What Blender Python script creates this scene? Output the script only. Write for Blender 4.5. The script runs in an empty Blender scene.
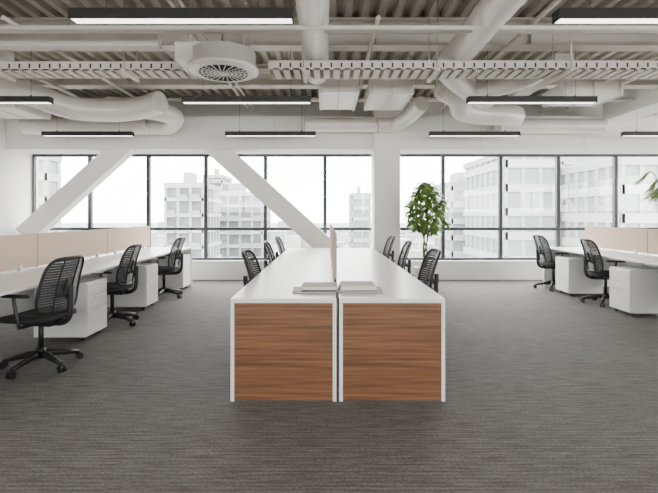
import bpy, math, random
from mathutils import Vector, Matrix
random.seed(7)
scene=bpy.context.scene
COL=scene.collection

# ---------------------------------------------------------------- materials
def new_mat(name):
    m=bpy.data.materials.new(name); m.use_nodes=True
    nt=m.node_tree; b=nt.nodes['Principled BSDF']
    return m,nt,b
def simple(name,col,rough=0.5,metal=0.0,spec=0.5,var=0.0,scale=8.0,bump=0.0):
    m,nt,b=new_mat(name)
    b.inputs['Roughness'].default_value=rough
    b.inputs['Metallic'].default_value=metal
    b.inputs['Specular IOR Level'].default_value=spec
    tc=nt.nodes.new('ShaderNodeTexCoord'); n=nt.nodes.new('ShaderNodeTexNoise')
    n.inputs['Scale'].default_value=scale; n.inputs['Detail'].default_value=3
    nt.links.new(tc.outputs['Object'],n.inputs['Vector'])
    r=nt.nodes.new('ShaderNodeValToRGB')
    r.color_ramp.elements[0].position=0.3; r.color_ramp.elements[1].position=0.7
    r.color_ramp.elements[0].color=tuple(c*(1-var) for c in col)+(1,)
    r.color_ramp.elements[1].color=tuple(min(1,c*(1+var)) for c in col)+(1,)
    nt.links.new(n.outputs['Fac'],r.inputs['Fac'])
    nt.links.new(r.outputs['Color'],b.inputs['Base Color'])
    if bump>0:
        bp=nt.nodes.new('ShaderNodeBump'); bp.inputs['Strength'].default_value=bump
        n2=nt.nodes.new('ShaderNodeTexNoise'); n2.inputs['Scale'].default_value=scale*30
        nt.links.new(tc.outputs['Object'],n2.inputs['Vector'])
        nt.links.new(n2.outputs['Fac'],bp.inputs['Height'])
        nt.links.new(bp.outputs['Normal'],b.inputs['Normal'])
    return m
M_wall=simple('wall_paint',(0.83,0.815,0.79),0.7,var=0.02,scale=2)
M_steel=simple('painted_steel',(0.66,0.625,0.57),0.6,var=0.05,scale=3)
M_deck=simple('painted_metal_deck',(0.48,0.45,0.40),0.65,var=0.06,scale=2)
M_duct=simple('duct_metal_painted',(0.74,0.71,0.665),0.36,metal=0.15,var=0.05,scale=3)
M_pipe=simple('pipe_paint',(0.64,0.605,0.55),0.5,var=0.04,scale=3)
M_white=simple('white_laminate',(0.90,0.90,0.895),0.3,var=0.01,scale=3)
M_whitem=simple('white_powdercoat',(0.86,0.86,0.85),0.4,var=0.01,scale=3)
M_black=simple('black_plastic',(0.013,0.013,0.015),0.45,var=0.1,scale=10)
M_blackf=simple('black_fabric',(0.018,0.018,0.020),0.9,var=0.15,scale=60,bump=0.2)
M_slat=simple('charcoal_slats',(0.036,0.037,0.041),0.5,var=0.1,scale=10)
M_frame=simple('window_frame_dark',(0.02,0.03,0.033),0.4,var=0.1,scale=4)
M_lampb=simple('lamp_housing_black',(0.010,0.009,0.008),0.45,var=0.1,scale=4)
M_screen=simple('screen_fabric',(0.63,0.475,0.37),0.95,var=0.04,scale=50,bump=0.15)
M_screenedge=simple('screen_edge_trim',(0.40,0.32,0.26),0.6,var=0.04,scale=20)
M_alu=simple('brushed_aluminium',(0.6,0.6,0.6),0.35,metal=0.8,var=0.05,scale=10)
M_paper=simple('paper',(0.82,0.80,0.76),0.8,var=0.02,scale=20)
M_cover=simple('book_cover_beige',(0.36,0.29,0.23),0.6,var=0.05,scale=20)
M_coverd=simple('book_cover_dark',(0.05,0.047,0.045),0.5,var=0.1,scale=20)
M_bark=simple('bark',(0.17,0.12,0.08),0.85,var=0.3,scale=30,bump=0.4)
M_leaf=simple('leaf_green',(0.15,0.255,0.06),0.5,var=0.45,scale=6)
M_soil=simple('soil',(0.05,0.035,0.025),0.95,var=0.3,scale=40)
M_dark=simple('void_dark',(0.03,0.03,0.03),0.7,var=0.1)
M_bwall=simple('facade_pale',(0.27,0.27,0.272),0.8,var=0.05,scale=0.3)
M_bslab=simple('facade_slab',(0.33,0.33,0.328),0.8,var=0.04,scale=0.3)
M_bglass=simple('facade_glass',(0.18,0.187,0.195),0.5,var=0.12,scale=0.4)  # glass grey lifted so that distance haze sits in the colour
M_aglass=simple('apartment_recess',(0.085,0.088,0.092),0.5,var=0.35,scale=0.5)
M_ground=simple('city_ground',(0.22,0.225,0.22),0.9,var=0.15,scale=0.05)
M_treeo=simple('street_tree_foliage',(0.10,0.115,0.085),0.9,var=0.3,scale=0.5)

def mat_emit(name,col,s):
    m,nt,b=new_mat(name)
    b.inputs['Base Color'].default_value=(0.8,0.8,0.78,1)
    b.inputs['Emission Color'].default_value=col+(1,)
    b.inputs['Emission Strength'].default_value=s
    return m
M_diff=mat_emit('lamp_diffuser',(1.0,0.94,0.85),5.0)

def mat_glass():
    m=bpy.data.materials.new('window_glass'); m.use_nodes=True; nt=m.node_tree
    nt.nodes.clear()
    o=nt.nodes.new('ShaderNodeOutputMaterial'); mx=nt.nodes.new('ShaderNodeMixShader')
    t=nt.nodes.new('ShaderNodeBsdfTransparent'); g=nt.nodes.new('ShaderNodeBsdfGlossy')
    t.inputs['Color'].default_value=(0.97,0.98,0.98,1); g.inputs['Roughness'].default_value=0.02
    mx.inputs[0].default_value=0.05
    nt.links.new(t.outputs[0],mx.inputs[1]); nt.links.new(g.outputs[0],mx.inputs[2]); nt.links.new(mx.outputs[0],o.inputs[0])
    return m
M_glass=mat_glass()

def mat_wood():
    m,nt,b=new_mat('walnut_veneer')
    tc=nt.nodes.new('ShaderNodeTexCoord'); mp=nt.nodes.new('ShaderNodeMapping')
    mp.inputs['Scale'].default_value=(.9,.9,28)
    nt.links.new(tc.outputs['Object'],mp.inputs['Vector'])
    n=nt.nodes.new('ShaderNodeTexNoise'); n.inputs['Scale'].default_value=1.6; n.inputs['Detail'].default_value=6; n.inputs['Distortion'].default_value=0.25
    nt.links.new(mp.outputs[0],n.inputs['Vector'])
    r=nt.nodes.new('ShaderNodeValToRGB'); e=r.color_ramp.elements
    e[0].position=0.26; e[0].color=(0.095,0.040,0.018,1)
    e[1].position=0.76; e[1].color=(0.32,0.150,0.068,1)
    x=e.new(0.5); x.color=(0.21,0.092,0.040,1)
    nt.links.new(n.outputs['Fac'],r.inputs['Fac'])
    mp2=nt.nodes.new('ShaderNodeMapping'); mp2.inputs['Scale'].default_value=(5,5,170)
    nt.links.new(tc.outputs['Object'],mp2.inputs['Vector'])
    n2=nt.nodes.new('ShaderNodeTexNoise'); n2.inputs['Scale'].default_value=1.0; n2.inputs['Detail'].default_value=4
    nt.links.new(mp2.outputs[0],n2.inputs['Vector'])
    r2=nt.nodes.new('ShaderNodeValToRGB'); r2.color_ramp.elements[0].position=.3; r2.color_ramp.elements[1].position=.7
    r2.color_ramp.elements[0].color=(.5,.5,.5,1)
    nt.links.new(n2.outputs['Fac'],r2.inputs['Fac'])
    mx=nt.nodes.new('ShaderNodeMix'); mx.data_type='RGBA'; mx.blend_type='MULTIPLY'; mx.inputs[0].default_value=0.6
    nt.links.new(r.outputs[0],mx.inputs[6]); nt.links.new(r2.outputs['Color'],mx.inputs[7])
    nt.links.new(mx.outputs[2],b.inputs['Base Color'])
    b.inputs['Roughness'].default_value=0.45
    return m
M_wood=mat_wood()

def mat_carpet():
    m,nt,b=new_mat('carpet_striated')
    L=nt.links
    tc=nt.nodes.new('ShaderNodeTexCoord')
    def noise(sx,sy,detail,sc=1.0):
        mp=nt.nodes.new('ShaderNodeMapping'); mp.inputs['Scale'].default_value=(sx,sy,1)
        L.new(tc.outputs['Object'],mp.inputs['Vector'])
        n=nt.nodes.new('ShaderNodeTexNoise'); n.inputs['Scale'].default_value=sc; n.inputs['Detail'].default_value=detail
        L.new(mp.outputs[0],n.inputs['Vector']); return n
    a=noise(5,50,4); c=noise(60,80,2)
    wv=nt.nodes.new('ShaderNodeTexWave'); wv.wave_type='BANDS'; wv.bands_direction='Y'; wv.inputs['Scale'].default_value=10.0
    wv.inputs['Distortion'].default_value=1.2; wv.inputs['Detail'].default_value=2; wv.inputs['Detail Scale'].default_value=3
    L.new(tc.outputs['Object'],wv.inputs['Vector'])
    r=nt.nodes.new('ShaderNodeValToRGB'); e=r.color_ramp.elements
    e[0].position=0.34; e[0].color=(0.125,0.117,0.107,1); e[1].position=0.68; e[1].color=(0.23,0.217,0.20,1)
    L.new(a.outputs['Fac'],r.inputs['Fac'])
    r2=nt.nodes.new('ShaderNodeValToRGB'); e=r2.color_ramp.elements
    e[0].position=0.35; e[0].color=(0.55,0.55,0.55,1); e[1].position=0.65; e[1].color=(1.15,1.15,1.15,1)
    L.new(c.outputs['Fac'],r2.inputs['Fac'])
    mx=nt.nodes.new('ShaderNodeMix'); mx.data_type='RGBA'; mx.blend_type='MULTIPLY'; mx.inputs[0].default_value=0.7
    L.new(r.outputs[0],mx.inputs[6]); L.new(r2.outputs[0],mx.inputs[7])
    r3=nt.nodes.new('ShaderNodeValToRGB'); e=r3.color_ramp.elements
    e[0].color=(.78,.78,.78,1); e[1].color=(1.06,1.06,1.06,1)
    L.new(wv.outputs['Fac'],r3.inputs['Fac'])
    mx3=nt.nodes.new('ShaderNodeMix'); mx3.data_type='RGBA'; mx3.blend_type='MULTIPLY'; mx3.inputs[0].default_value=1
    L.new(mx.outputs[2],mx3.inputs[6]); L.new(r3.outputs[0],mx3.inputs[7])
    bk=nt.nodes.new('ShaderNodeTexBrick'); bk.inputs['Scale'].default_value=1
    bk.inputs['Brick Width'].default_value=1.0; bk.inputs['Row Height'].default_value=0.25; bk.inputs['Mortar Size'].default_value=0.0
    bk.inputs['Color1'].default_value=(0.95,0.95,0.95,1); bk.inputs['Color2'].default_value=(1.04,1.04,1.04,1)
    L.new(tc.outputs['Object'],bk.inputs['Vector'])
    mx2=nt.nodes.new('ShaderNodeMix'); mx2.data_type='RGBA'; mx2.blend_type='MULTIPLY'; mx2.inputs[0].default_value=1
    L.new(mx3.outputs[2],mx2.inputs[6]); L.new(bk.outputs['Color'],mx2.inputs[7])
    L.new(mx2.outputs[2],b.inputs['Base Color'])
    b.inputs['Roughness'].default_value=0.82; b.inputs['Specular IOR Level'].default_value=0.35
    bp=nt.nodes.new('ShaderNodeBump'); bp.inputs['Strength'].default_value=0.3; bp.inputs['Distance'].default_value=0.005
    L.new(a.outputs['Fac'],bp.inputs['Height']); L.new(bp.outputs['Normal'],b.inputs['Normal'])
    return m
M_carpet=mat_carpet()

# ---------------------------------------------------------------- mesh builder
class MB:
    def __init__(s): s.v=[];s.f=[];s.m=[];s.mats=[];s.sm=[]
    def mi(s,mat):
        if mat not in s.mats: s.mats.append(mat)
        return s.mats.index(mat)
    def face(s,idx,mat,smooth=False):
        s.f.append(idx); s.m.append(s.mi(mat)); s.sm.append(smooth)
    def box(s,x0,x1,y0,y1,z0,z1,mat,M=None):
        b=len(s.v)
        for z in(z0,z1):
            for x,y in((x0,y0),(x1,y0),(x1,y1),(x0,y1)):
                p=Vector((x,y,z)); s.v.append(M@p if M else p)
        for q in((3,2,1,0),(4,5,6,7),(0,1,5,4),(1,2,6,5),(2,3,7,6),(3,0,4,7)):
            s.face([b+i for i in q],mat)
    def tube(s,path,r,mat,n=10,closed=False,flat=1.0,up=None):
        P=[Vector(p) for p in path]; N=len(P)
        R=r if isinstance(r,(list,tuple)) else [r]*N
        base=len(s.v); prev=None
        for i in range(N):
            a=P[(i-1)%N] if (closed or i>0) else P[0]
            c=P[(i+1)%N] if (closed or i<N-1) else P[-1]
            t=(c-a).normalized()
            if up is not None:
                u=Vector(up); u=(u-t*u.dot(t)).normalized()
            elif prev is None:
                u=Vector((0,0,1)) if abs(t.z)<0.9 else Vector((1,0,0))
                u=(u-t*u.dot(t)).normalized()
            else:
                u=(prev-t*prev.dot(t)).normalized()
            prev=u; w=t.cross(u)
            for k in range(n):
                an=2*math.pi*k/n
                s.v.append(P[i]+u*(math.cos(an)*R[i]*flat)+w*(math.sin(an)*R[i]))
        rng=N if closed else N-1
        for i in range(rng):
            for k in range(n):
                a=base+i*n+k; b2=base+i*n+(k+1)%n; j=(i+1)%N
                s.face([a,b2,base+j*n+(k+1)%n,base+j*n+k],mat,True)
        if not closed:
            s.face([base+k for k in range(n)][::-1],mat); s.face([base+(N-1)*n+k for k in range(n)],mat)
    def lathe(s,prof,cx,cy,mat,n=24,z0=0):
        base=len(s.v)
        for r,z in prof:
            for k in range(n):
                a=2*math.pi*k/n; s.v.append(Vector((cx+r*math.cos(a),cy+r*math.sin(a),z+z0)))
        for i in range(len(prof)-1):
            for k in range(n):
                s.face([base+i*n+k,base+i*n+(k+1)%n,base+(i+1)*n+(k+1)%n,base+(i+1)*n+k],mat,True)
        s.face([base+k for k in range(n)][::-1],mat); e=base+(len(prof)-1)*n
        s.face([e+k for k in range(n)],mat)
    def mesh(s,name):
        me=bpy.data.meshes.new(name); me.from_pydata([tuple(v) for v in s.v],[],s.f)
        for m in s.mats: me.materials.append(m)
        for p,mi,sm in zip(me.polygons,s.m,s.sm): p.material_index=mi; p.use_smooth=sm
        me.update(); return me
    def obj(s,name,parent=None,loc=(0,0,0),rz=0,bevel=0):
        return place(s.mesh(name),name,parent,loc,rz,bevel)
def place(me,name,parent=None,loc=(0,0,0),rz=0,bevel=0):
    o=bpy.data.objects.new(name,me); COL.objects.link(o)
    o.location=loc; o.rotation_euler=(0,0,rz)
    if parent: o.parent=parent
    if bevel:
        b=o.modifiers.new('bevel','BEVEL'); b.width=bevel; b.segments=2; b.limit_method='ANGLE'; b.angle_limit=math.radians(50)
    return o
def empty(name,loc=(0,0,0),rz=0):
    o=bpy.data.objects.new(name,None); COL.objects.link(o); o.location=loc; o.rotation_euler=(0,0,rz); o.empty_display_size=0.1
    return o
def catmull(P,seg=8):
    P=[Vector(p) for p in P]; out=[]
    Q=[P[0]*2-P[1]]+P+[P[-1]*2-P[-2]]
    for i in range(1,len(Q)-2):
        for k in range(seg):
            t=k/seg; a,b,c,d=Q[i-1],Q[i],Q[i+1],Q[i+2]
            out.append(0.5*((2*b)+(c-a)*t+(2*a-5*b+4*c-d)*t*t+(3*b-a-3*c+d)*t**3))
    out.append(P[-1]); return out
def resample(P,step):
    out=[P[0]]; acc=0
    for a,b in zip(P[:-1],P[1:]):
        L=(b-a).length; pos=step-acc
        while pos<=L:
            out.append(a+(b-a)*(pos/L)); pos+=step
        acc=L-(pos-step)
    return out

# ---------------------------------------------------------------- room shell
XL,XR,YB,YF,ZC=-6.2,9.5,-3.5,9.2,3.75
mb=MB(); mb.box(XL-.2,XR+.2,YB-.2,YF+.25,-0.15,0,M_carpet); mb.obj('floor')
mb=MB()
mb.box(XL-.2,XR+.2,YB-.2,YF+.25,ZC+0.07,ZC+0.25,M_deck)
x=XL
while x<XR:
    p=[(x,ZC+.07),(x+.03,ZC),(x+.11,ZC),(x+.14,ZC+.07)]
    b=len(mb.v)
    for yy in(YB,YF):
        for px,pz in p: mb.v.append(Vector((px,yy,pz)))
    for i in range(3): mb.face([b+i,b+i+1,b+4+i+1,b+4+i],M_deck)
    x+=0.2
mb.obj('ceiling')
mb=MB(); mb.box(XL-.2,XL,YB-.2,YF+.25,0,ZC+.1,M_wall); mb.obj('wall_left')
SILL,HEAD=0.36,2.62
mb=MB()
mb.box(XL,XR,YF,YF+.25,0,SILL,M_wall); mb.box(XL,XR,YF,YF+.25,HEAD,ZC+.1,M_wall); mb.obj('wall_front')
mb=MB(); mb.box(XL,XR,YF-.14,YF-.002,0,SILL+.03,M_wall); mb.obj('trim_1',bevel=.006)
mb=MB(); mb.box(XL+.01,XR-.01,8.5,YF-.01,HEAD,3.25,M_wall)
for xx in range(-5,10,2): mb.box(xx-.004,xx+.004,8.494,8.5,HEAD,3.25,M_steel)
mb.obj('trim_2')
S2=1.42  # sill of the added right and back windows, raised to limit their fill
mb=MB()
mb.box(XR,XR+.2,YB-.2,YF+.25,0,S2,M_wall); mb.box(XR,XR+.2,YB-.2,YF+.25,HEAD,ZC+.1,M_wall)
for y0 in(YB-.2,-.6,2.6,5.8,9.0): mb.box(XR,XR+.2,y0,y0+.35,S2,HEAD,M_wall)
mb.obj('wall_right')
mb=MB()
mb.box(XL,XR,YB-.2,YB,0,S2,M_wall); mb.box(XL,XR,YB-.2,YB,HEAD,ZC+.1,M_wall)
for x0 in(XL,-2.6,1.2,5.0,XR-.5): mb.box(x0,x0+.5,YB-.2,YB,S2,HEAD,M_wall)
mb.obj('wall_back')
mb=MB(); mb.box(XL,XL+.015,YB,8.5,0,.09,M_whitem); mb.obj('baseboard_left')

mull=[XL+.02]+[(px-326)/47.8 for px in(88,147,205,265,325,385,444,502,560,618)]+[7.33,8.56,XR-.02]
for i in range(len(mull)-1):
    a,b=mull[i],mull[i+1]; m=MB(); y0,y1=YF+.03,YF+.11; w=.036
    m.box(a,a+w,y0,y1,SILL+.03,HEAD,M_frame); m.box(b-w,b,y0,y1,SILL+.03,HEAD,M_frame)
    m.box(a+w,b-w,y0,y1,SILL+.03,SILL+.08,M_frame); m.box(a+w,b-w,y0,y1,HEAD-.05,HEAD,M_frame)
    zt=1.34-14/47.8
    m.box(a+w,b-w,y0,y1,zt-.03,zt+.03,M_frame)
    m.box(a+w,b-w,y0+.035,y0+.041,SILL+.08,zt-.03,M_glass); m.box(a+w,b-w,y0+.035,y0+.041,zt+.03,HEAD-.05,M_glass)
    m.obj('window_%d'%(i+1))
k=len(mull)
for i,(y0,y1) in enumerate([(YB+.15,-.6),(-.25,2.6),(2.95,5.8),(6.15,9.0)]):  # unseen right-wall windows, added to bring in side light
    m=MB(); X0=XR+.08
    for yy in(y0,(y0+y1)/2-.03,y1-.06): m.box(X0,X0+.06,yy,yy+.06,S2,HEAD,M_frame)
    m.box(X0,X0+.06,y0,y1,S2,S2+.06,M_frame); m.box(X0,X0+.06,y0,y1,HEAD-.06,HEAD,M_frame)
    m.box(X0+.03,X0+.036,y0,y1,S2,HEAD,M_glass); m.obj('window_%d'%(k+i))
for i,(x0,x1) in enumerate([(XL+.5,-2.6),(-2.1,1.2),(1.7,5.0),(5.5,XR-.5)]):  # unseen rear windows, added as fill light from behind the camera
    m=MB(); Y0=YB-.14
    for xx in(x0,(x0+x1)/2-.03,x1-.06): m.box(xx,xx+.06,Y0,Y0+.06,S2,HEAD,M_frame)
    m.box(x0,x1,Y0,Y0+.06,S2,S2+.06,M_frame); m.box(x0,x1,Y0,Y0+.06,HEAD-.06,HEAD,M_frame)
    m.box(x0,x1,Y0+.03,Y0+.036,S2,HEAD,M_glass); m.obj('window_%d'%(k+4+i))

# column & braces
mb=MB(); mb.box(.92,1.42,8.38,8.9,0,ZC,M_wall); mb.obj('structural_column',bevel=.008)
def brace(p0,p1,w,d,name):
    p0=Vector(p0);p1=Vector(p1); t=(p1-p0).normalized(); n=t.cross(Vector((0,1,0))).normalized()
    m=MB()
    for p in(p0,p1):
        for a,c in((-1,-1),(1,-1),(1,1),(-1,1)):
            m.v.append(p+n*(a*w/2)+Vector((0,c*d/2,0)))
    for q in((3,2,1,0),(4,5,6,7),(0,1,5,4),(1,2,6,5),(2,3,7,6),(3,0,4,7)): m.face(list(q),M_wall)
    m.obj(name,bevel=.008)
brace((-2.17-.5,8.8,2.63+.47),(.60,8.8,.16),.37,.26,'diagonal_brace')
brace((-4.12+.5,8.8,2.63+.46),(-6.02,8.8,.93),.37,.26,'diagonal_brace')

# ---------------------------------------------------------------- ceiling structure
BX=5.35
def ibeam_x(y,zb,x0,x1,h=.34,w=.2):
    m=MB(); m.box(x0,x1,y-w/2,y+w/2,zb,zb+.02,M_steel); m.box(x0,x1,y-w/2,y+w/2,zb+h-.02,zb+h,M_steel)
    m.box(x0,x1,y-.008,y+.008,zb+.02,zb+h-.02,M_steel)
    xx=x0+.6
    while xx<x1: m.box(xx,xx+.012,y-w/2+.01,y+w/2-.01,zb+.02,zb+h-.02,M_steel); xx+=1.9
    m.obj('ceiling_beam')
for y in(-1.6,.2,2.0,3.75,5.45,7.1): ibeam_x(y,3.41,-5.69,BX-.01)
mb=MB(); mb.box(BX,BX+.5,YB,8.49,3.15,3.74,M_wall); mb.obj('concrete_beam',bevel=.01)
mb=MB(); mb.box(-6.19,-5.7,YB,8.49,3.2,3.74,M_wall); mb.obj('concrete_beam',bevel=.01)
mb=MB(); mb.box(2.9,3.15,5.56,6.99,3.2,3.39,M_steel); mb.obj('secondary_beam')
mb=MB(); mb.box(-5.69,-1.75,4.56,4.68,3.10,3.26,M_steel); mb.obj('secondary_beam')

def pipes(name,paths,mat=M_pipe,n=10):
    m=MB()
    for P,r in paths: m.tube(P,r,mat,n)
    return m.obj(name)
E0,E1=-5.68,BX-.02
pipes('sprinkler_pipe',[([(E0,4.3,3.16),(E1,4.3,3.16)],.035),([(E0,4.12,3.10),(E1,4.12,3.10)],.022),
   ([(-3.2,4.35,3.3),(-3.2,8.4,3.3)],.022),([(.52,4.35,3.3),(.52,8.4,3.3)],.022),([(4.1,4.35,3.3),(4.1,8.4,3.3)],.022)])
pipes('conduit_bundle',[([(E0,3.95,3.36),(E1,3.95,3.36)],.016),([(E0,4.0,3.36),(E1,4.0,3.36)],.016),
   ([(E0,6.1,3.36),(E1,6.1,3.36)],.02),([(E0,6.2,3.36),(E1,6.2,3.36)],.02),([(E0,7.6,3.34),(E1,7.6,3.34)],.03),([(E0,7.75,3.36),(E1,7.75,3.36)],.02),
   ([(E0,4.75,3.34),(E1,4.75,3.34)],.028),([(E0,4.85,3.36),(E1,4.85,3.36)],.018),
   ([(-1.5,3,3.39),(-1.5,8.4,3.39)],.018),([(-1.4,3,3.39),(-1.4,8.4,3.39)],.018),([(2.2,3,3.38),(2.2,8.4,3.38)],.025),([(4.6,3,3.38),(4.6,8.4,3.38)],.025),([(-4.3,3,3.38),(-4.3,8.4,3.38)],.025)])
def duct(m,P,r,ridge=.04,step=.03,mat=M_duct,n=20):
    Q=resample(catmull(P,12),step)
    R=[r*(1+(ridge if i%2 else -ridge*.3)) for i in range(len(Q))]
    m.tube(Q,R,mat,n)
def spiral(m,P,r,mat=M_duct,n=24):
    Q=resample([Vector(p) for p in P],.05); R=[]
    for i in range(len(Q)): R.append(r*(1.03 if i%5==0 else 1.0))
    m.tube(Q,R,mat,n)
mb=MB(); spiral(mb,[(-.12,2.0,3.24),(-.12,5.9,3.24)],.15); mb.obj('spiral_duct')
mb=MB(); spiral(mb,[(1.55,2.2,3.23),(1.55,5.3,3.23)],.16)
duct(mb,[(1.55,5.2,3.23),(1.55,5.6,3.22),(1.9,6.1,3.15),(2.4,6.5,3.05)],.15); mb.obj('spiral_duct')
mb=MB(); spiral(mb,[(-5.6,8.15,3.0),(-3.2,8.15,3.0)],.16); duct(mb,[(-3.25,8.15,3.0),(-2.9,8.1,3.0),(-2.7,7.75,3.08),(-3.0,7.4,3.12),(-3.6,7.2,3.12)],.16); mb.obj('flexible_duct')
mb=MB(); duct(mb,[(-4.7,6.1,3.22),(-4.3,6.4,3.1),(-3.9,6.7,2.98),(-3.5,6.9,2.98),(-3.0,6.95,3.02),(-2.55,6.8,3.1)],.17); mb.obj('flexible_duct')
mb=MB(); duct(mb,[(-3.9,4.95,3.24),(-3.8,5.15,3.22),(-4.2,5.35,3.2),(-4.8,5.4,3.22)],.12); mb.obj('flexible_duct')
mb=MB(); duct(mb,[(1.7,6.4,3.2),(2.0,6.6,3.1),(2.15,6.9,3.0),(2.5,7.1,2.98),(2.95,7.2,2.98),(3.2,7.35,2.99)],.17); mb.obj('flexible_duct')
mb=MB(); duct(mb,[(2.75,5.6,3.22),(2.65,5.75,3.15),(2.3,6.05,3.1),(2.0,6.35,3.18),(1.6,6.5,3.22)],.13); mb.obj('flexible_duct')
mb=MB(); spiral(mb,[(-.4,8.2,3.02),(1.0,8.2,3.02)],.13); duct(mb,[(1.0,8.2,3.02),(1.3,8.1,3.02),(1.5,7.7,3.1),(1.6,7.3,3.2)],.13);mb.obj('spiral_duct')
mb=MB(); spiral(mb,[(3.2,8.2,3.0),(5.25,8.2,3.0)],.14); mb.obj('spiral_duct')
def unit(x0,x1,y0,y1,z0,z1,name):
    m=MB(); m.box(x0,x1,y0,y1,z0,z1,M_duct)
    for xx in(x0+.02,(x0+x1)/2,x1-.04): m.box(xx,xx+.02,y0-.012,y1+.012,z0-.012,z1+.012,M_steel)
    for xx in(x0+.08,x1-.08):
        for yy in(y0-.03,y1+.03): m.tube([(xx,yy,z0+.02),(xx,yy,ZC)],.006,M_alu,6)
    m.obj(name,bevel=.004)
unit(-.1,.45,6.0,7.0,3.02,3.24,'fan_coil_unit'); unit(.6,1.2,6.0,6.95,3.0,3.22,'fan_coil_unit')
unit(3.2,4.0,5.9,6.5,2.95,3.13,'fan_coil_unit'); unit(-5.5,-4.7,6.7,7.5,2.98,3.22,'fan_coil_unit')
unit(3.9,5.2,4.45,4.9,3.05,3.22,'fan_coil_unit')
mb=MB(); cx,cy,cz=-1.10,4.72,2.88
mb.lathe([(.02,-.01),(.34,-.012),(.37,.0),(.37,.03),(.34,.04),(.34,.20),(.02,.20)],cx,cy,M_duct,48,cz)
mb.box(cx-.46,cx+.1,cy-.2,cy+.2,cz+.06,cz+.25,M_duct)
for rr in(.07,.115,.16,.205,.25):
    P=[(cx+rr*math.cos(a*math.pi/18),cy+rr*math.sin(a*math.pi/18),cz-.014) for a in range(36)]
    mb.tube(P,.011,M_dark,6,closed=True)
for a in range(24):
    t=a*math.pi/12; mb.tube([(cx+.05*math.cos(t),cy+.05*math.sin(t),cz-.02),(cx+.29*math.cos(t+.3),cy+.29*math.sin(t+.3),cz-.02)],.006,M_duct,5)
mb.lathe([(.001,-.03),(.05,-.03),(.055,-.01),(.001,-.01)],cx,cy,M_duct,20,cz)
for a,b in((-.42,-.18),(.25,-.2),(-.42,.18),(.25,.2)): mb.tube([(cx+a,cy+b,cz+.16),(cx+a,cy+b,ZC)],.006,M_alu,6)
mb.obj('ceiling_air_diffuser')
def tray(x0,x1,y,z,w=.36):
    m=MB(); m.box(x0,x1,y-w/2,y-w/2+.012,z,z+.10,M_steel); m.box(x0,x1,y+w/2-.012,y+w/2,z,z+.10,M_steel)
    x=x0+.05
    while x<x1:
        m.box(x,x+.07,y-w/2,y+w/2,z,z+.015,M_steel)
        m.box(x+.075,x+.095,y-w/2-.001,y-w/2,z+.025,z+.075,M_dark)
        x+=.115
    x=x0+.4
    while x<x1:
        m.tube([(x,y-w/2-.02,z-.02),(x,y-w/2-.02,ZC)],.006,M_alu,6); m.tube([(x,y+w/2+.02,z-.02),(x,y+w/2+.02,ZC)],.006,M_alu,6)
        m.box(x-.02,x+.02,y-w/2-.05,y+w/2+.05,z-.03,z,M_steel); x+=1.5
    for q,r in((-.1,.018),(-.04,.014),(.02,.02),(.08,.012)):
        m.tube([(x0,y+q,z+.035),(x1,y+q,z+.035)],r,M_deck,8)
    m.obj('cable_tray')
tray(-.65,BX-.02,5.12,2.98); tray(-5.68,-1.6,5.12,2.98,.3)

def pendant(cx,y):
    m=MB(); z=2.74; L=.8
    m.box(-L,L,-.05,.05,.010,.075,M_lampb)
    m.box(-L,L,-.05,-.042,0,.010,M_lampb); m.box(-L,L,.042,.05,0,.010,M_lampb)
    m.box(-L,-L+.012,-.042,.042,0,.010,M_lampb); m.box(L-.012,L,-.042,.042,0,.010,M_lampb)
    m.box(-L+.012,L-.012,-.042,.042,.002,.011,M_diff)
    for xx in(-.55,.55):
        zt=3.15 if BX<cx+xx<BX+.5 else ZC+.03
        m.tube([(xx,0,.075),(xx,0,zt-z)],.0025,M_black,5); m.lathe([(.012,.075),(.012,.09),(.004,.105)],xx,0,M_black,10)
    m.obj('linear_pendant_light',loc=(cx,y,z))
for y,xs in((-1.5,(-4.24,-1.03,2.5,6.05)),(.85,(-4.24,-1.03,2.5,6.05)),(3.17,(-4.24,-1.035,2.46,6.02)),(5.49,(-4.24,-.99,2.57,6.05)),(7.78,(-4.22,-.98,2.63,6.06))):
    for cx in xs: pendant(cx,y)

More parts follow.
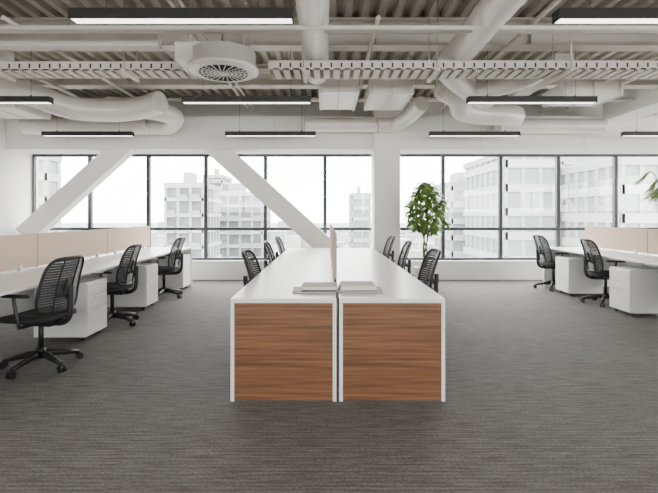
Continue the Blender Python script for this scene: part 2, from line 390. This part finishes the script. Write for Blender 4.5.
# ---------------------------------------------------------------- chair
def build_chair_meshes():
    parts={}
    m=MB()
    for k in range(5):
        a=math.radians(18+72*k); c,s_=math.cos(a),math.sin(a)
        P=[(c*r,s_*r,z) for r,z in((.02,.115),(.1,.11),(.2,.09),(.3,.068))]
        m.tube(P,[.034,.030,.024,.019],M_black,8)
        cx,cy=c*.305,s_*.305
        m.tube([(cx,cy,.075),(cx,cy,.035)],.01,M_black,8)
        w=Vector((-s_,c,0))
        for sg in(-1,1):
            p0=Vector((cx,cy,.03))+w*(sg*.008); p1=p0+w*(sg*.018)
            m.tube([p0,p1],.030,M_black,14)
    m.tube([(0,0,.08),(0,0,.17)],.035,M_black,14); m.tube([(0,0,.17),(0,0,.40)],.022,M_black,12)
    parts['base']=(m.mesh('chair_base'),0)
    m=MB()
    m.box(-.16,.1,-.08,.08,.375,.42,M_black)
    m.tube(catmull([(-.1,0,.39),(-.22,0,.40),(-.285,0,.46),(-.295,0,.60),(-.30,0,.72)],6),.024,M_black,8)
    m.tube([(.0,.08,.39),(.02,.22,.385)],.008,M_black,6)
    parts['mechanism']=(m.mesh('chair_mechanism'),.004)
    m=MB(); nu,nv=14,12
    def sp(i,j,zt):
        u=-1+2*i/nu; v=-1+2*j/nv
        e=4.5; k=(abs(u)**e+abs(v)**e)**(1/e); mx=max(abs(u),abs(v)); f=mx/k if k>0 else 1
        X=.035+.25*u*f; Y=.25*v*f
        rim=max(0,mx-.75)/.25
        if zt: Z=.49-.014*(1-v*v)-.018*rim**2-.02*max(0,u)**3
        else: Z=.42+.02*rim**2-.012*max(0,u)**3
        return Vector((X,Y,Z))
    for z in(1,0):
        for i in range(nu+1):
            for j in range(nv+1): m.v.append(sp(i,j,z))
    W=nv+1; off=(nu+1)*W
    for i in range(nu):
        for j in range(nv):
            q=[i*W+j,(i+1)*W+j,(i+1)*W+j+1,i*W+j+1]
            m.face(q,M_blackf,True); m.face([off+t for t in q][::-1],M_black,True)
    ring=[(i,0) for i in range(nu)]+[(nu,j) for j in range(nv)]+[(i,nv) for i in range(nu,0,-1)]+[(0,j) for j in range(nv,0,-1)]
    for a in range(len(ring)):
        i,j=ring[a]; i2,j2=ring[(a+1)%len(ring)]
        m.face([off+i*W+j,off+i2*W+j2,i2*W+j2,i*W+j],M_blackf,True)
    parts['seat']=(m.mesh('chair_seat'),0)
    def bp(u,v):
        w=.236-.03*v
        x=-.205-.115*v+.018*math.sin(math.pi*min(1,v*1.1))+.055*u*u
        return Vector((x,u*w,.50+.47*v))
    m=MB(); P=[]
    N=56
    for k in range(N):
        t=2*math.pi*k/N; c,s_=math.cos(t),math.sin(t)
        u=math.copysign(abs(c)**.42,c); v=.5+.5*math.copysign(abs(s_)**.42,s_); P.append(bp(u,v))
    m.tube(P,.0135,M_black,8,closed=True,up=(1,0,0.0001))
    ns=20
    for i in range(ns):
        v=.045+.91*i/(ns-1); um=(1-abs(2*v-1)**4.7)**(1/4.7); h=.0101; th=.003
        b=len(m.v); K=12
        for j in range(K+1):
            c=bp(um*(-1+2*j/K),v)
            for o in((0,0,h),(th,0,0),(0,0,-h),(-th,0,0)): m.v.append(c+Vector(o))
        for j in range(K):
            for q in range(4): m.face([b+j*4+q,b+j*4+(q+1)%4,b+(j+1)*4+(q+1)%4,b+(j+1)*4+q],M_slat,False)
    for uu in(-.4,.4):
        m.tube([bp(uu,v/10)+Vector((-.008,0,0)) for v in range(0,11)],.007,M_black,6)
    m.tube(catmull([(-.29,0,.60),bp(0,.35)+Vector((-.012,0,0)),bp(0,.6)+Vector((-.01,0,0))],5),[.02]*11,M_black,6,flat=.5)
    m.tube([bp(-.4,.3)+Vector((-.014,0,0)),(-.29,0,.66),bp(.4,.3)+Vector((-.014,0,0))],.012,M_black,6)
    parts['backrest']=(m.mesh('chair_backrest'),0)
    for sg,nm in((-1,'armrest_1'),(1,'armrest_2')):
        m=MB()
        m.tube(catmull([(-.02,sg*.10,.40),(-.03,sg*.24,.405),(-.04,sg*.275,.45),(-.02,sg*.28,.56),(0,sg*.278,.655)],6),.014,M_black,8)
        m.tube([(-.13,sg*.27,.665),(-.10,sg*.27,.668),(.08,sg*.27,.668),(.12,sg*.27,.663)],[.02,.036,.036,.022],M_black,10,flat=.4)
        parts[nm]=(m.mesh('chair_'+nm),0)
    return parts
CH=build_chair_meshes()
def chair(x,y,deg):
    e=empty('office_chair',(x,y,0),math.radians(deg))
    for n,(me,bv) in CH.items(): place(me,n,e,bevel=bv)
chair(-2.52,3.88,170); chair(-2.62,5.38,180); chair(-2.64,7.15,178)
chair(4.22,6.62,-4); chair(4.12,7.95,3)
chair(4.2,4.9,5)
for y,dx,dg in((4.5,0,-3),(6.05,0,4),(7.4,0,0)): chair(-.53+dx,y,dg)
for y,dg in((4.62,183),(6.15,177),(7.65,182)): chair(.87,y,dg)

# ---------------------------------------------------------------- desks
def desk(x0,x1,y0,y1,end0=None,end1=None,aisle=-1):
    e=empty('bench_desk',((x0+x1)/2,(y0+y1)/2,0)); cx,cy=(x0+x1)/2,(y0+y1)/2
    a,b=x0-cx,x1-cx; c,d=y0-cy,y1-cy
    m=MB(); m.box(a+.003,b-.003,c+.002,d-.002,.715,.74,M_white); m.obj('desktop',e,bevel=.002)
    def gable(yy,name,kind):
        m=MB(); t=.026; y2=yy+.03
        if kind is None:
            xa=(a+.30) if aisle<0 else (b-.34)
            m.box(xa,xa+.04,yy,y2,0,.68,M_whitem)
            m.box(a+.05,b-.05,yy,y2,.68,.715,M_whitem); m.obj(name,e,bevel=.0015); return
        m.box(a+.003,a+.003+t,yy,y2,0,.715,M_whitem); m.box(b-.003-t,b-.003,yy,y2,0,.715,M_whitem)
        m.box(a+.003+t,b-.003-t,yy+.012,y2,.705,.715,M_whitem)
        m.obj(name+'_frame',e,bevel=.0015)
        m=MB(); m.box(a+.003+t,b-.003-t,yy+.004,yy+.024,.008,.705,M_wood if kind=='wood' else M_whitem); m.obj(name+'_panel',e)
    gable(c,'leg_near',end0); gable(d-.03,'leg_far',end1)
    m=MB(); m.box((a+b)/2-.02,(a+b)/2+.02,c+.03,d-.03,.665,.715,M_whitem); m.obj('under_beam',e)
    m=MB()
    xb=(b-.05) if aisle<0 else (a+.03)
    m.box(xb,xb+.02,c+.04,d-.04,.30,.70,M_whitem); m.obj('modesty_panel',e)
    return e
def dscreen(x,y0,y1,z1,name='desk_screen'):
    m=MB(); m.box(x-.014,x+.014,y0+.006,y1-.006,.76,z1,M_screen)
    m.box(x-.016,x+.016,y0+.002,y0+.006,.75,z1+.002,M_screenedge); m.box(x-.016,x+.016,y1-.006,y1-.002,.75,z1+.002,M_screenedge)
    for yy in(y0+.25,y1-.29): m.box(x-.02,x+.02,yy,yy+.04,.742,.80,M_alu)
    m.obj(name,bevel=.002)
CX=.085; y0=3.15; HW=.774
for i in range(3):
    k0='wood' if i==0 else None; k1='wood' if i==2 else None
    desk(CX-HW,CX-.007,y0+i*1.6,y0+(i+1)*1.6,k0,k1,-1); desk(CX+.007,CX+HW,y0+i*1.6,y0+(i+1)*1.6,k0,k1,1)
for i in range(3): dscreen(CX,y0+.9 if i==0 else y0+i*1.6,y0+(i+1)*1.6,1.17)
for i in range(4):
    b=8.2-i*1.6; a=b-1.6; k1='w' if i==0 else None; k0='w' if i==3 else None
    desk(-3.29,-2.5,a,b,k0,k1,1); desk(-4.1,-3.31,a,b,k0,k1,-1); dscreen(-3.3,a,b,1.13)
    desk(4.06,4.84,a,b,k0,k1,-1); desk(4.86,5.64,a,b,k0,k1,1); dscreen(4.85,a,b,1.13)
def pedestal(x0,x1,y0,face):
    e=empty('mobile_pedestal',((x0+x1)/2,y0+.21,0)); w=(x1-x0)/2
    m=MB(); m.box(-w,w,-.21,.21,.05,.62,M_whitem); m.obj('cabinet',e,bevel=.004)
    m=MB(); s=w*face
    for z0,z1 in((.06,.33),(.338,.475),(.483,.61)):
        xa,xb=sorted((s,s+face*.016)); m.box(xa,xb,-.205,.205,z0,z1,M_whitem)
        xa,xb=sorted((s+face*.016,s+face*.024)); m.box(xa,xb,-.06,.06,z1-.03,z1-.022,M_alu)
    m.obj('drawers',e,bevel=.002)
    m=MB()
    for a in(-w+.05,w-.05):
        for b in(-.16,.16): m.tube([(a-.012,b,.026),(a+.012,b,.026)],.025,M_black,12); m.box(a-.015,a+.015,b-.012,b+.012,.03,.05,M_black)
    m.obj('castors',e)
for y in(4.62,6.15,7.72): pedestal(-3.08,-2.53,y,1)
for y in(5.75,7.2,4.0): pedestal(4.0,4.55,y,-1)

def book(x0,x1,y0,y1,z0,h,cov,rz):
    m=MB(); w=(x1-x0)/2; d=(y1-y0)/2
    m.box(-w,w,-d,d,0,.003,cov); m.box(-w+.004,w-.004,-d+.004,d-.004,.003,h-.003,M_paper); m.box(-w,w,-d,d,h-.003,h,cov)
    m.box(-w,-w+.004,-d,d,.003,h-.003,cov)
    return m.obj('magazine',loc=((x0+x1)/2,(y0+y1)/2,z0),rz=rz)
Z=.7405
book(-.26,.08,3.36,3.60,Z,.012,M_coverd,.03); book(.09,.44,3.38,3.60,Z,.012,M_coverd,-.03)
book(-.19,.09,3.42,3.64,Z+.0125,.030,M_cover,-.02); book(.11,.40,3.42,3.62,Z+.0125,.024,M_paper,.05)
book(.12,.38,3.43,3.63,Z+.037,.016,M_cover,.0)

# ---------------------------------------------------------------- plants
def leaf(m,p,d,L,W,mat=M_leaf):
    d=d.normalized(); s=d.cross(Vector((0,0,1)))
    if s.length<.1: s=Vector((1,0,0))
    s.normalize(); n=s.cross(d).normalized()
    b=len(m.v)
    ctr=[p,p+d*L*.35+n*L*.03,p+d*L*.7-Vector((0,0,L*.04)),p+d*L-Vector((0,0,L*.16))]
    m.v+= [ctr[0],ctr[1]+s*W-n*W*.3,ctr[1],ctr[1]-s*W-n*W*.3,ctr[2]+s*W*.8-n*W*.3,ctr[2],ctr[2]-s*W*.8-n*W*.3,ctr[3]]
    for q in((0,1,2),(0,2,3),(1,4,5,2),(2,5,6,3),(4,7,5),(5,7,6)): m.face([b+i for i in q],mat,True)
def indoor_tree(x,y,h,rad,name):
    e=empty(name,(x,y,0))
    m=MB(); m.lathe([(.13,0),(.17,.02),(.2,.36),(.2,.38),(.18,.38),(.175,.34)],0,0,M_whitem,28); m.lathe([(.001,.335),(.176,.34),(.176,.345),(.001,.345)],0,0,M_soil,20); m.obj('pot',e)
    m=MB(); tips=[]
    for k in range(3):
        a=k*2.1; P=catmull([(.03*math.cos(a),.03*math.sin(a),.33),(.04*math.cos(a+2),.04*math.sin(a+2),.6),(.04*math.cos(a+4),.04*math.sin(a+4),.9),(.06*math.cos(a+5),.06*math.sin(a+5),h*.62)],6)
        m.tube(P,[.02-.008*i/len(P) for i in range(len(P))],M_bark,8)
        tips.append(P[-1])
    cl=[]
    for k in range(76):
        z=h*.52+(h*.44)*((k+.5)/76); f=math.sin(math.pi*min(1,((z-h*.52)/(h*.44))*.74+.22))
        a=k*2.4; r=rad*f*random.uniform(.4,1); q=Vector((r*math.cos(a),r*math.sin(a),z)); cl.append(q)
        t=random.choice(tips); base=Vector((t.x,t.y,min(t.z,z-.1)))
        m.tube(catmull([base,(base+q)/2+Vector((0,0,.05)),q],4),.0045,M_bark,5)
    m.obj('trunk_and_branches',e)
    m=MB()
    for q in cl:
        nl=random.randint(6,8); ph=random.random()*6
        for i in range(nl):
            a=ph+2*math.pi*i/nl; leaf(m,q,Vector((math.cos(a),math.sin(a),random.uniform(-1.1,.1))),random.uniform(.15,.23),random.uniform(.03,.038))
    m.obj('foliage',e)
indoor_tree(1.83,8.1,2.04,.42,'potted_money_tree')
e=empty('potted_palm',(6.18,7.9,0))
m=MB(); m.lathe([(.14,0),(.18,.02),(.21,.4),(.21,.42),(.19,.42),(.185,.38)],0,0,M_whitem,28); m.lathe([(.001,.375),(.186,.38),(.186,.385),(.001,.385)],0,0,M_soil,20); m.obj('pot',e)
m=MB(); m2=MB()
for k in range(16):
    a=k*2.399; h=random.uniform(1.75,2.1); r=random.uniform(.2,.36)
    P=catmull([(.03*math.cos(a),.03*math.sin(a),.38),(.06*math.cos(a),.06*math.sin(a),1.2),(r*.6*math.cos(a),r*.6*math.sin(a),h),(r*1.3*math.cos(a),r*1.3*math.sin(a),h-.12)],8)
    m.tube(P,.006,M_bark,6)
    for i in range(11,len(P)-1):
        t=(P[i+1]-P[i]).normalized(); s=t.cross(Vector((0,0,1))).normalized()
        for sg in(-1,1): leaf(m2,P[i],s*sg+t*.6+Vector((0,0,-.15)),.24,.012)
m.obj('stems',e); m2.obj('fronds',e)

# ---------------------------------------------------------------- outside
GZ=-26
mb=MB(); mb.box(-900,900,14,1500,GZ-1,GZ,M_ground); mb.obj('city_ground')
def building(px0,px1,d,pytop,depth=18,fh=3.2,bay=3.5,name='office_building',gm=M_bglass,sl=.34,balc=0.0,wmat=M_bwall):
    s=439/d; x0=(px0-326)/s; x1=(px1-326)/s; zt=1.34+(215-pytop)/s
    m=MB(); m.box(x0,x1,d,d+depth,GZ,zt,gm)
    z=GZ; j=0
    while z<zt:
        m.box(x0-.25,x1+.25,d-.3,d+depth+.3,z,z+fh*sl,M_bslab)
        if balc:
            x=x0
            while x<x1-bay*.5:
                if (int((x-x0)/bay)+j//1)%3!=2:
                    m.box(x+.2,x+bay-.2,d-.3-balc,d-.3,z,z+.22,M_bslab); m.box(x+.2,x+bay-.2,d-.35-balc,d-.3-balc,z+.22,z+1.1,M_bglass)
                x+=bay
        z+=fh; j+=1
    m.box(x0-.3,x1+.3,d-.35,d+depth+.35,zt,zt+.9,wmat)
    x=x0
    while x<=x1+.01:
        m.box(x-.25,x+.25,d-.2,d,GZ,zt,wmat); x+=bay
    for X in(x0,x1):
        yy=d
        while yy<=d+depth: m.box(X-.2,X+.2,yy-.3,yy+.3,GZ,zt,wmat); yy+=bay
    m.box(x0+2,x0+(x1-x0)*.5,d+3,d+depth*.6,zt+.9,zt+3,wmat)
    m.obj(name)
building(166,203,75,188,12,2.7,2.1,'apartment_building',M_aglass,.22,1.0)
building(216,262,95,196,14,2.9,2.6,'apartment_building',M_aglass,.22,1.0)
building(204,222,120,178,12,3.0,2.4,'apartment_building',M_aglass,.25,.8)
building(28,47,60,160,2.5,3.2,2.4)
building(352,370,130,196,14,3.2,3)
building(452,500,85,186,14,3.2,3.0,'office_building')
building(506,556,62,156,18,3.4,2.4,'office_building')
building(562,617,78,162,20,3.3,5.0,'office_building')
building(622,760,50,165,20,3.3,2.2,'office_building')
m=MB()
for k in range(320):
    d=random.uniform(170,700); px=random.uniform(-100,760); s=439/d; x=(px-326)/s
    w=random.uniform(8,20); h=random.uniform(4,13)+ (random.random()<.06)*random.uniform(6,12)
    m.box(x,x+w,d,d+w,GZ,GZ+h,random.choice([M_bwall,M_bslab,M_bwall]))
    if random.random()<.6:
        for zz in range(2,int(h),3): m.box(x+.5,x+w-.5,d-.1,d,GZ+zz-.6,GZ+zz+.6,M_bglass)
m.obj('distant_city_blocks')
def ico(m,c,r,mat):
    prof=[(max(.01,r*math.sin(math.pi*i/6)),-r*math.cos(math.pi*i/6)) for i in range(7)]
    m.lathe(prof,c[0],c[1],mat,9,c[2])
m=MB()
for k in range(220):
    d=random.uniform(136,168) if k%2 else random.uniform(30,45); px=random.uniform(0,700); x=(px-326)*d/439
    h=random.uniform(3,6)
    m.tube([(x,d,GZ),(x,d,GZ+h)],.3,M_bark,5)
    for j in range(4): ico(m,(x+random.uniform(-2,2),d+random.uniform(-2,2),GZ+h+random.uniform(0,3)),random.uniform(1.6,2.8),M_treeo)
m.obj('street_trees')

# ---------------------------------------------------------------- light
w=bpy.data.worlds.new('overcast_sky'); scene.world=w; w.use_nodes=True; nt=w.node_tree
bg=nt.nodes['Background']; bg.inputs['Strength'].default_value=18.5
tc=nt.nodes.new('ShaderNodeTexCoord'); sp=nt.nodes.new('ShaderNodeSeparateXYZ'); r=nt.nodes.new('ShaderNodeValToRGB')
nt.links.new(tc.outputs['Generated'],sp.inputs[0]); nt.links.new(sp.outputs['Z'],r.inputs['Fac'])
r.color_ramp.elements[0].position=0.0; r.color_ramp.elements[0].color=(1,.985,.96,1)
r.color_ramp.elements[1].position=0.6; r.color_ramp.elements[1].color=(.97,.975,.97,1)
nt.links.new(r.outputs[0],bg.inputs['Color'])
def portal(loc,rot,sx,sy,name):
    l=bpy.data.lights.new(name,'AREA'); l.shape='RECTANGLE'; l.size=sx; l.size_y=sy
    o=bpy.data.objects.new(name,l); COL.objects.link(o); o.location=loc; o.rotation_euler=rot
    l.cycles.is_portal=True
portal(((XL+XR)/2,YF+.2,1.5),(math.radians(-90),0,0),XR-XL,2.3,'window_portal_front')
portal((XR+.15,2.85,2.02),(0,math.radians(90),0),1.22,12.4,'window_portal_right')
portal(((XL+XR)/2,YB-.16,2.02),(math.radians(90),0,0),XR-XL,1.22,'window_portal_back')

# ---------------------------------------------------------------- camera
cam=bpy.data.cameras.new('camera'); co=bpy.data.objects.new('camera',cam); COL.objects.link(co)
co.location=(0,0,1.34); co.rotation_euler=(math.radians(90),0,0)
cam.sensor_width=36; cam.lens=24; cam.shift_x=.0046; cam.shift_y=-.0479; cam.clip_end=3000; cam.clip_start=.05
scene.camera=co
